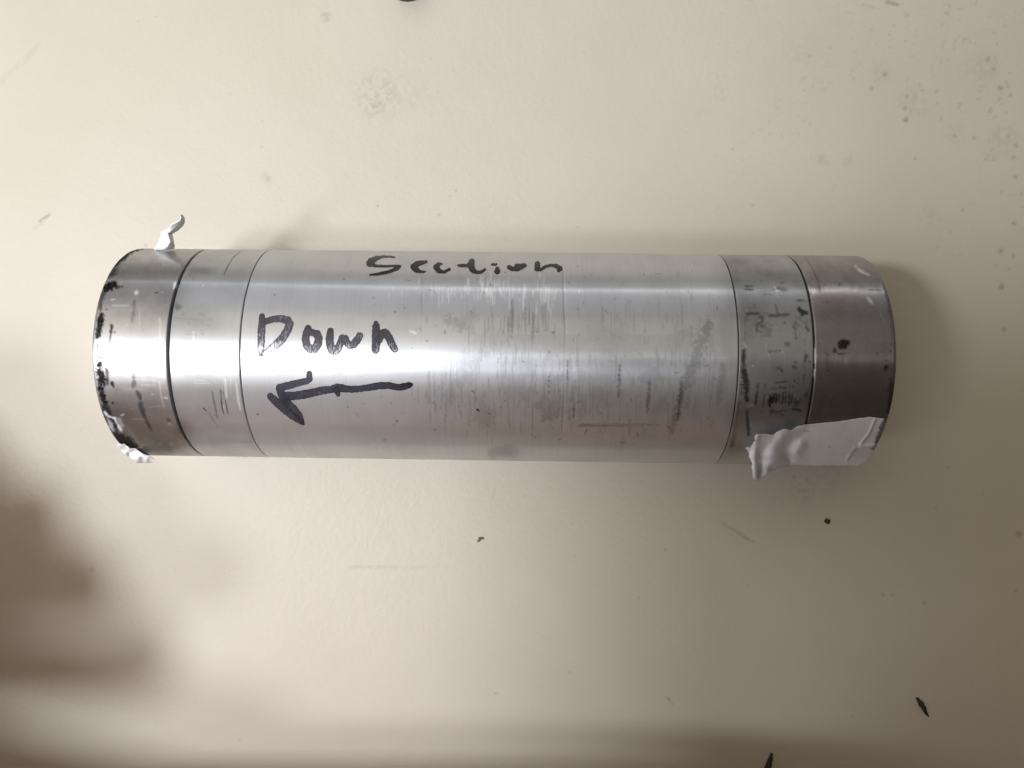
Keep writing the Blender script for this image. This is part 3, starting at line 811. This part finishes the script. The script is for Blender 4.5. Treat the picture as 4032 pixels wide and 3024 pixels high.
# ------------------------------------------------------------------ handwriting
LETTERS = [
    ("letter_d", c3, [[(365, 262, 32), (362, 360, 42), (356, 480, 42), (352, 600, 38), (348, 672, 30)],
                      [(395, 325, 34), (480, 295, 36), (570, 290, 40), (645, 308, 44), (665, 345, 42), (645, 410, 44), (590, 500, 46), (500, 590, 46), (420, 650, 36), (365, 682, 20)]], .40),
    ("letter_o", c3, [[(868, 392, 36), (850, 440, 42), (838, 510, 43), (848, 575, 44), (885, 622, 44), (935, 622, 44), (972, 570, 46), (982, 505, 44), (962, 455, 44), (915, 442, 40), (875, 430, 36)]], .55),
    ("letter_w", c3, [[(1110, 420, 36), (1100, 500, 44), (1105, 570, 44), (1125, 630, 46), (1155, 648, 44), (1190, 620, 42), (1215, 560, 40), (1240, 505, 44), (1268, 505, 40), (1290, 550, 36), (1315, 582, 38), (1360, 570, 42), (1402, 520, 44), (1428, 475, 38)]], .50),
    ("letter_n", c3, [[(1603, 335, 26), (1605, 370, 40), (1606, 450, 46), (1604, 560, 46), (1600, 632, 42)],
                      [(1640, 520, 40), (1665, 455, 42), (1705, 438, 42), (1740, 485, 42), (1775, 560, 42), (1808, 622, 38)]], .55),
    ("arrow", c3, [[(1990, 1008, 20), (1960, 1015, 36), (1900, 1030, 38), (1850, 1038, 36), (1750, 1018, 38), (1650, 1018, 40), (1550, 1035, 38), (1450, 1050, 36), (1340, 1062, 36), (1240, 1048, 44), (1180, 1042, 46),
                    (1110, 1062, 40), (1020, 1072, 44), (920, 1095, 46), (820, 1115, 46), (720, 1130, 46), (610, 1130, 44)],
                   [(1170, 1060, 40), (1195, 1115, 24)],
                   [(878, 888, 32), (882, 945, 34), (850, 968, 36), (750, 992, 40), (650, 1018, 42), (552, 1040, 40), (575, 1110, 44), (640, 1190, 40)],
                   [(455, 1135, 38), (520, 1195, 46), (600, 1262, 50), (700, 1345, 46), (790, 1412, 30)],
                   [(620, 1190, 40), (700, 1270, 46), (770, 1350, 40), (815, 1425, 16)], [(790, 1428, 14), (822, 1440, 10)]], .62),
    ("letter_s", c4, [[(452, 250, 8), (400, 242, 9), (340, 246, 13), (288, 258, 22), (248, 284, 32), (236, 302, 32), (275, 322, 14), (350, 328, 11), (440, 325, 11), (495, 330, 14), (478, 346, 17), (400, 376, 16), (320, 393, 14), (236, 403, 9)]], .85),
    ("letter_e", c4, [[(728, 288, 13), (690, 296, 21), (645, 308, 27), (616, 332, 29), (640, 360, 25), (680, 376, 13), (716, 376, 8)]], .85),
    ("letter_c", c4, [[(860, 308, 9), (832, 312, 20), (812, 335, 27), (835, 367, 22), (880, 379, 12), (926, 355, 15)]], .9),
    ("letter_t", c4, [[(1003, 320, 9), (1040, 322, 17), (1085, 322, 12)], [(1122, 285, 26), (1115, 320, 34), (1128, 355, 27), (1158, 380, 15), (1200, 380, 13), (1238, 358, 13)]], .85),
    ("letter_i", c4, [[(1297, 314, 10), (1335, 312, 12)], [(1345, 348, 18), (1345, 372, 27)]], .95),
    ("letter_o", c4, [[(1448, 338, 21), (1478, 352, 20), (1520, 345, 28), (1560, 327, 25), (1583, 320, 18)], [(1512, 322, 18), (1560, 318, 14)]], .9),
    ("letter_n", c4, [[(1695, 308, 24), (1695, 345, 28), (1722, 358, 14), (1765, 332, 14), (1810, 320, 13), (1858, 325, 18), (1890, 346, 24), (1882, 364, 18)]], .95),
]


def build_letter(name, conv, strokes, dens):
    S = [conv(*s) for s in strokes]
    allp = np.array([p for s in S for p in s])
    x0, y0 = (allp[:, :2] - allp[:, 2:]).min(0) - 6
    x1, y1 = (allp[:, :2] + allp[:, 2:]).max(0) + 6

    def sd(U, V):
        d = np.full(U.shape, 1e9)
        for s in S:
            d = np.minimum(d, seg_sd(U, V, s))
        return d + (fbm(U / 5, V / 5, 2, 2) - 0.5) * 4.0
    v, f = march(sd, x0, y0, x1, y1, 2.5)
    cnt = np.zeros(len(v))
    for s in S:
        cnt += (seg_sd(v[:, 0], v[:, 1], s) < 0)
    # the ink is heavy where the pen started and where strokes cross, thin where it lifted
    start = np.array(S[0][0][:2])
    near = np.exp(-np.hypot(v[:, 0] - start[0], v[:, 1] - start[1]) / 45)
    edge = sstep(-7, -1, sd(v[:, 0], v[:, 1]))
    ink = dens + 0.22 * np.maximum(cnt - 1, 0) + 0.30 * near + 0.18 * edge + (fbm(v[:, 0] / 12, v[:, 1] / 12, 11) - .5) * .35
    if conv is c3 and name != "arrow":
        ink = ink - 0.22 * sstep(1310, 1400, v[:, 1])
    P = on_tube(v[:, 0], v[:, 1], 0.00003)
    th = np.arctan2(-P[:, 1], P[:, 2] - R)
    surf = np.stack([P[:, 0], th * R, np.zeros(len(P))], -1)
    me = poly_mesh(name, P, f, {"surf": surf, "ink": np.clip(ink, 0, 1)})
    me.flip_normals() if me.polygons[0].normal.z < 0 else None
    return link(name, me, MAT_INK, sleeve)


for args in LETTERS:
    build_letter(*args)

# ------------------------------------------------------------------ tape
def solidify(o, t):
    md = o.modifiers.new("thickness", 'SOLIDIFY')
    md.thickness = t
    md.offset = 1.0


def build_tape():
    poly = [(x / 2.458 + 2700, y / 2.458 + 1450) for x, y in
            [(684, 642), (760, 636), (850, 646), (885, 612), (950, 586), (1020, 602), (1085, 556), (1200, 540), (1450, 518), (1640, 490), (1780, 470), (1925, 488),
             (1935, 512), (1905, 600), (1870, 690), (1835, 770), (1780, 850), (1735, 905), (1650, 945), (1500, 946), (1250, 946), (1000, 945), (930, 962), (840, 995),
             (760, 1040), (705, 1078), (678, 1084), (655, 1060), (642, 960), (634, 900), (610, 830), (583, 768), (636, 762), (650, 720), (682, 700), (664, 668)]]
    fn = lambda U, V: poly_sd(U, V, poly) + (fbm(U / 9, V / 9, 41, 2) - 0.5) * (3.0 + 9.0 * (U < 2985))
    xs = [p[0] for p in poly]; ys = [p[1] for p in poly]
    v, f = march(fn, min(xs) - 8, min(ys) - 8, max(xs) + 8, max(ys) + 8, 4.0)
    a = (v[:, 0] - 2700) * 2.458; b = (v[:, 1] - 1450) * 2.458          # crop coordinates
    lift = sstep(1230, 600, a)
    h = 0.00016 + 0.0016 * lift + 0.0034 * lift * sstep(760, 1080, b) + 0.0006 * lift * sstep(760, 620, b)
    # creases run aslant across the loose end

    def ridge(pts, w, amp):
        d = np.maximum(seg_sd(a, b, [(x, y, 0) for x, y in pts]), 0)
        return amp * np.exp(-(d / w) ** 2)
    h = h + ridge([(960, 600), (860, 720), (830, 820)], 80, 0.0008) - ridge([(870, 640), (790, 740), (740, 860)], 46, 0.0005)
    h = h + ridge([(1150, 580), (1080, 660)], 70, 0.0004) - ridge([(1180, 610), (1040, 690), (980, 780), (1000, 860)], 50, 0.0006)
    h = h + ridge([(1120, 740), (1070, 810)], 50, 0.0006) + ridge([(690, 660), (660, 850), (680, 1040)], 34, 0.0006)
    h = h + ridge([(900, 880), (780, 960)], 60, 0.0003) - ridge([(760, 900), (720, 1040)], 36, 0.0003)
    h = h + ridge([(1835, 490), (1770, 640), (1690, 740)], 12, 0.00030) + ridge([(1690, 750), (1860, 745)], 12, 0.00035) + ridge([(1640, 770), (1560, 890)], 14, 0.00022)
    h = h + (fbm(a / 60, b / 60, 44) - 0.5) * 0.0003 * (0.3 + lift)
    h = np.maximum(h, 0.00012)
    dirt = np.zeros(len(a))
    for pts, r, s in (([(1940, 500), (1890, 620), (1850, 720)], 30, .85), ([(1860, 690), (1820, 780)], 22, .7), ([(1790, 775), (1850, 760)], 10, .6), ([(1640, 770), (1570, 880)], 7, .5),
                      ([(1835, 490), (1790, 620), (1700, 730)], 6, .35), ([(1140, 610), (1190, 605)], 6, .5), ([(1380, 765), (1400, 750)], 7, .35),
                      ([(1000, 948), (1500, 950), (1640, 950)], 9, .45), ([(1630, 830), (1780, 800)], 40, .12)):
        d = seg_sd(a, b, [(x, y, r) for x, y in pts]) + (fbm(a / 20, b / 20, 47) - .5) * r * 1.6
        dirt = np.maximum(dirt, s * (1 - sstep(-r * .5, r * .5, d)))
    P = on_tube(v[:, 0], v[:, 1], h)
    me = poly_mesh("paper_tape", P, f, {"grime": dirt})
    if me.polygons[0].normal.z < 0:
        me.flip_normals()
    o = link("paper_tape", me, MAT_TAPE)
    solidify(o, 0.00007)
    tag(o, "wide white tape strip wrapped on the dark right cap, its left end crumpled and peeling", "tape")


def build_rim_tape():
    poly = [(x / 2.765 + 300, y / 2.765 + 1300) for x, y in
            [(436, 1240), (520, 1236), (590, 1285), (655, 1288), (720, 1345), (800, 1372), (852, 1405), (845, 1432), (790, 1440), (640, 1442), (612, 1405), (535, 1355), (478, 1295)]]
    fn = lambda U, V: poly_sd(U, V, poly) + (fbm(U / 7, V / 7, 51, 2) - 0.5) * 5.0
    xs = [p[0] for p in poly]; ys = [p[1] for p in poly]
    v, f = march(fn, min(xs) - 8, min(ys) - 8, max(xs) + 8, max(ys) + 8, 3.0)
    h = 0.0006 + 0.0011 * sstep(1770, 1822, v[:, 1]) + (fbm(v[:, 0] / 34, v[:, 1] / 34, 53, 2) - 0.5) * 0.0012
    P = on_tube(v[:, 0], v[:, 1], h)
    me = poly_mesh("tape_scrap", P, f, {"grime": np.clip((fbm(v[:, 0] / 9, v[:, 1] / 9, 57) - .70) * 2, 0, .25)})
    if me.polygons[0].normal.z < 0:
        me.flip_normals()
    o = link("tape_scrap", me, MAT_SCRAP)
    solidify(o, 0.00007)
    tag(o, "small crumpled white tape scrap stuck under the lower edge of the grimy left cap", "tape")


def build_curl():
    """a torn sliver of tape standing up behind the left cap: rows across the strip (left px, right px, heights)"""
    def q(x, y, z):
        p = (550 + x / 7.373, 800 + y / 7.373)
        return on_plane(np.array([p[0]]), np.array([p[1]]), z)[0]
    rows = [  # left, crease, right with heights in metres
        ((420, 1350, .0335), (715, 1345, .0345), (985, 1310, .0330)),
        ((500, 1230, .0350), (790, 1250, .0368), (1010, 1240, .0335)),
        ((580, 1080, .0362), (900, 1105, .0385), (975, 1090, .0345)),
        ((620, 940, .0370), (850, 980, .0392), (955, 965, .0355)),
        ((650, 815, .0376), (785, 865, .0394), (930, 900, .0362)),
        ((715, 800, .0384), (850, 840, .0392), (985, 845, .0366)),
        ((850, 705, .0402), (960, 735, .0396), (1110, 775, .0372)),
        ((960, 600, .0416), (1080, 640, .0404), (1215, 685, .0378)),
        ((1070, 525, .0424), (1180, 560, .0410), (1290, 590, .0384)),
        ((1165, 480, .0428), (1240, 480, .0414), (1305, 490, .0392)),
        ((1185, 400, .0432), (1230, 400, .0422), (1280, 405, .0404)),
        ((1150, 330, .0436), (1190, 325, .0430), (1225, 335, .0420)),
    ]
    C = np.array([[q(*p) for p in r] for r in rows])
    # refine along and across, with a little torn irregularity
    n, m = 45, 13
    ti = np.linspace(0, len(rows) - 1, n); tj = np.linspace(0, 2, m)
    i0 = np.minimum(ti.astype(int), len(rows) - 2); j0 = np.minimum(tj.astype(int), 1)
    fi = (ti - i0)[:, None, None]; fj = (tj - j0)[None, :, None]
    P = ((C[i0][:, j0] * (1 - fi) + C[i0 + 1][:, j0] * fi) * (1 - fj) + (C[i0][:, j0 + 1] * (1 - fi) + C[i0 + 1][:, j0 + 1] * fi) * fj)
    jj, ii = np.meshgrid(np.arange(m), np.arange(n))
    P[..., 2] += (fbm(jj / 2.5, ii / 2.5, 61) - 0.5) * 0.0005
    P[:, 0, 0] += (fbm(ii[:, 0] / 1.3, ii[:, 0] * 0, 63) - 0.5) * 0.0008
    me = grid_mesh("tape_curl", P, attrs={"grime": np.zeros(P.shape[:2])})
    if me.polygons[0].normal.z < 0:
        me.flip_normals()
    o = link("tape_curl", me, MAT_SCRAP)
    solidify(o, 0.00015)
    tag(o, "thin torn white tape sliver standing up in a hook behind the left cap", "tape")


build_tape()
build_rim_tape()
build_curl()

# ------------------------------------------------------------------ crumbs on the table
MAT_CRUMB = plain("dark_crumb", (0.035, 0.028, 0.018), 0.8)


def crumb(name, pts, height, label, cat, mat=MAT_CRUMB, seed=0, group=None):
    """a little ragged lump lying on the table, following a px polyline with radii"""
    C = []; rad = []
    for (x0, y0, r0), (x1, y1, r1) in zip(pts[:-1], pts[1:]):
        for t in np.linspace(0, 1, 7)[:-1]:
            C.append((x0 + t * (x1 - x0), y0 + t * (y1 - y0))); rad.append(r0 + t * (r1 - r0))
    C.append(pts[-1][:2]); rad.append(pts[-1][2])
    C = np.array(C); rad = np.array(rad)
    c3d = on_plane(C[:, 0], C[:, 1], 0.0); rad = rad * 5.4e-5
    n, m = len(C), 12
    tang = np.gradient(c3d, axis=0); tang /= np.linalg.norm(tang, axis=1)[:, None]
    side = np.stack([-tang[:, 1], tang[:, 0], np.zeros(n)], -1)
    a = np.linspace(0, 2 * math.pi, m, endpoint=False)
    jj, ii = np.meshgrid(np.arange(m), np.arange(n))
    wob = 0.65 + 0.7 * fbm(ii / 1.7 + 3.1 * seed, jj / 2.0, 71 + seed)
    rr = rad[:, None] * wob
    P = c3d[:, None] + side[:, None] * (np.cos(a)[None] * rr)[..., None]
    P[..., 2] = np.maximum((np.sin(a)[None] * 0.5 + 0.45) * wob * height * (rad / rad.max())[:, None], 0.00002)
    P = np.concatenate([np.repeat(P[:1].mean(1, keepdims=True), m, 1), P, np.repeat(P[-1:].mean(1, keepdims=True), m, 1)])
    me = grid_mesh(name, P, wrap=True)
    o = link(name, me, mat)
    return tag(o, label, cat, group)


G = "dark crumbs on the table"
crumb("crumb", [(3608, 2746, 7), (3624, 2770, 13), (3638, 2794, 10), (3656, 2822, 3)], 0.0010,
      "dark slanting sliver of debris near the lower right corner", "crumb", seed=1, group=G)
crumb("crumb", [(3038, 2965, 7), (3030, 2990, 12), (3020, 3020, 15), (3010, 3055, 10)], 0.0012,
      "dark sliver of debris cut off by the bottom edge", "crumb", seed=2, group=G)
crumb("crumb", [(3248, 2046, 8), (3256, 2053, 13), (3262, 2060, 7)], 0.0010,
      "small dark crumb below the crumpled white tape strip", "crumb", seed=3, group=G)
crumb("crumb", [(1882, 2132, 5), (1890, 2120, 8), (1903, 2118, 5)], 0.0006,
      "small brown crumb below the middle of the tube", "crumb", mat=plain("brown_crumb", (0.16, 0.13, 0.09), 0.8), seed=4, group=G)

# ------------------------------------------------------------------ dark thing cut off by the upper edge
def build_knob():
    c = on_plane(np.array([1600.0]), np.array([-57.0]), 0.0)[0]
    th = np.linspace(0, 2 * math.pi, 48, endpoint=False)
    prof = [(0.0, 0.0085), (0.0030, 0.0085), (0.0044, 0.0080), (0.0050, 0.0070), (0.0052, 0.0050), (0.0052, 0.0012), (0.0050, 0.0004), (0.0046, 0.0)]
    P = np.array([[(c[0] + r * math.cos(t), c[1] + 0.0004 + r * math.sin(t), z) for t in th] for r, z in prof])
    me = grid_mesh("black_cap", P, wrap=True)
    o = link("black_cap", me, plain("black_plastic", (0.02, 0.02, 0.02), 0.5))
    tag(o, "black rounded cap just cut off by the upper edge of the picture", "cap")


build_knob()


# ------------------------------------------------------------------ the phone that takes the picture, held above the tube
def build_phone():
    root = bpy.data.objects.new("smartphone", None)
    x0, x1, y0, y1, z0, z1 = -0.120, 0.026, -0.086, -0.003, 0.2222, 0.2302
    root.location = ((x0 + x1) / 2, (y0 + y1) / 2, z0)
    COL.objects.link(root)
    tag(root, "dark smartphone held level above the tube to take the picture", "phone")
    glass = plain("phone_glass", (0.02, 0.02, 0.022), 0.15)
    edge = plain("phone_edge", (0.10, 0.10, 0.11), 0.35, 0.8)

    def slab(name, w, h, za, zb, rad, bev, mat):
        ring = []
        for cx, cy, a0 in ((w - rad, h - rad, 0), (-w + rad, h - rad, 90), (-w + rad, -h + rad, 180), (w - rad, -h + rad, 270)):
            for k in range(9):
                t = math.radians(a0 + k * 90 / 8)
                ring.append((cx + rad * math.cos(t), cy + rad * math.sin(t), math.cos(t), math.sin(t)))
        rows = []
        for z, ins in ((za, w * .999), (za, bev), (za + bev, 0), (zb - bev, 0), (zb, bev), (zb, w * .999)):
            k = min(ins, bev)
            if ins > bev:
                rows.append([(0, 0, z)] * len(ring))
            else:
                rows.append([(x - nx * k, y - ny * k, z) for x, y, nx, ny in ring])
        me = grid_mesh(name, np.array(rows, float), wrap=True)
        return link(name, me, mat, root, smooth=False)
    w, h = (x1 - x0) / 2, (y1 - y0) / 2
    slab("body", w, h, 0.0, 0.0080, 0.009, 0.0022, edge)
    slab("back_glass", w - 0.003, h - 0.003, -0.0004, 0.0002, 0.007, 0.0002, glass)
    slab("screen", w - 0.003, h - 0.003, 0.0078, 0.0084, 0.007, 0.0002, glass)


build_phone()


# ------------------------------------------------------------------ the photographer's two hands
def skin_material():
    skin = NT("skin")
    tc = skin.n('ShaderNodeTexCoord').outputs['Object']
    nz = skin.noise(tc, 120, 4, 0.6)
    fine = skin.noise(tc, 1400, 3, 0.6)
    skin.set(Base_Color=skin.mix(nz, (0.50, 0.29, 0.21), (0.62, 0.40, 0.31)), Roughness=0.5, Normal=skin.bump(fine, 0.25, 0.0002))
    skin.b.inputs['Subsurface Weight'].default_value = 0.08
    skin.b.inputs['Subsurface Radius'].default_value = (0.004, 0.0015, 0.001)
    return skin.mat


MAT_SKIN = skin_material()


def build_hand(label, arm, palm, fingers, thumb):
    V = []; E = []; Rr = []

    def chain(start, pts):
        prev = start
        for x, y, z, r in pts:
            V.append((x, y, z)); Rr.append(r)
            if prev is not None:
                E.append((prev, len(V) - 1))
            prev = len(V) - 1
        return prev
    wrist = chain(None, arm[:1])
    chain(wrist, arm[1:])
    palm0 = chain(wrist, palm)
    for kn in fingers:
        chain(palm0, kn)
    chain(palm0 - 1, thumb)
    me = bpy.data.meshes.new("person")
    me.from_pydata(V, E, [])
    o = link("person", me, MAT_SKIN, smooth=False)
    sk = o.modifiers.new("skin", 'SKIN')
    sk.use_smooth_shade = True
    layer = me.skin_vertices[0].data if me.skin_vertices else None
    if layer is None:
        bpy.context.view_layer.objects.active = o
        bpy.ops.mesh.customdata_skin_add()
        layer = me.skin_vertices[0].data
    for d, r in zip(layer, Rr):
        d.radius = (r, r)
    layer[0].use_root = False
    layer[2].use_root = True
    sb = o.modifiers.new("subdivision", 'SUBSURF')
    sb.levels = 2; sb.render_levels = 2
    tag(o, label, "person")



def raised(p, k=0.92, dz=0.034):
    """slide a point of the hand up along the lamp's rays"""
    x, y, z, r = p
    return (-0.28 + (x + 0.28) * k, -0.035 + (y + 0.035) * k, z + dz, r * k)


ARM = [(-0.212, -0.124, 0.060, 0.021), (-0.172, -0.130, 0.054, 0.026), (-0.110, -0.131, 0.052, 0.030), (-0.010, -0.132, 0.050, 0.032), (0.090, -0.142, 0.050, 0.038), (0.200, -0.205, 0.060, 0.046)]
PALM = [(-0.236, -0.112, 0.068, 0.022), (-0.248, -0.074, 0.084, 0.025)]
# a loosely closed fist: four fingers bend over towards the tube and curl back under
FINGERS = [[(-0.180, -0.0800, 0.060, 0.0135), (-0.146, -0.0775, 0.067, 0.0122), (-0.124, -0.0765, 0.060, 0.0112), (-0.121, -0.0760, 0.046, 0.0100), (-0.128, -0.0755, 0.037, 0.0080)],
           [(-0.182, -0.0625, 0.062, 0.0135), (-0.152, -0.0608, 0.069, 0.0124), (-0.137, -0.0602, 0.057, 0.0114), (-0.139, -0.0600, 0.042, 0.0102), (-0.148, -0.0600, 0.034, 0.0082)],
           [(-0.187, -0.0455, 0.060, 0.0128), (-0.160, -0.0445, 0.066, 0.0116), (-0.148, -0.0440, 0.055, 0.0106), (-0.151, -0.0440, 0.041, 0.0094), (-0.159, -0.0440, 0.034, 0.0076)],
           [(-0.194, -0.0310, 0.056, 0.0112), (-0.172, -0.0300, 0.060, 0.0098), (-0.162, -0.0298, 0.050, 0.0090), (-0.165, -0.0298, 0.039, 0.0080), (-0.172, -0.0298, 0.033, 0.0066)]]
THUMB = [(-0.206, -0.0980, 0.056, 0.0155), (-0.172, -0.1060, 0.054, 0.0150), (-0.142, -0.1125, 0.054, 0.0145), (-0.116, -0.1150, 0.054, 0.0115), (-0.102, -0.1175, 0.053, 0.0085)]
build_hand("right forearm and loosely closed hand of a person resting beside the tube",
           ARM, PALM, [[raised(p) for p in f] for f in FINGERS], [raised(p) for p in THUMB])
build_hand("left hand and forearm of a person holding the phone by its lower edge",
           [(-0.062, -0.152, 0.188, 0.028), (-0.045, -0.220, 0.160, 0.037), (0.000, -0.370, 0.100, 0.048)],
           [(-0.066, -0.130, 0.204, 0.025), (-0.070, -0.108, 0.219, 0.026)],
           [[(-0.096, -0.084, 0.228, 0.0115), (-0.101, -0.062, 0.2425, 0.0098), (-0.102, -0.038, 0.2425, 0.0088), (-0.102, -0.024, 0.2415, 0.0080), (-0.102, -0.016, 0.2400, 0.0066)],
            [(-0.080, -0.080, 0.230, 0.0118), (-0.083, -0.056, 0.2430, 0.0100), (-0.084, -0.030, 0.2430, 0.0090), (-0.084, -0.015, 0.2420, 0.0082), (-0.084, -0.007, 0.2405, 0.0068)],
            [(-0.064, -0.082, 0.230, 0.0115), (-0.065, -0.060, 0.2425, 0.0096), (-0.066, -0.036, 0.2425, 0.0088), (-0.066, -0.022, 0.2415, 0.0080), (-0.066, -0.014, 0.2400, 0.0066)],
            [(-0.050, -0.088, 0.228, 0.0104), (-0.049, -0.070, 0.2410, 0.0086), (-0.049, -0.052, 0.2410, 0.0078), (-0.049, -0.041, 0.2400, 0.0070), (-0.049, -0.034, 0.2385, 0.0058)]],
           [(-0.046, -0.116, 0.202, 0.0150), (-0.042, -0.096, 0.206, 0.0115), (-0.044, -0.080, 0.2095, 0.0100), (-0.048, -0.068, 0.2110, 0.0090), (-0.050, -0.060, 0.2125, 0.0072)])
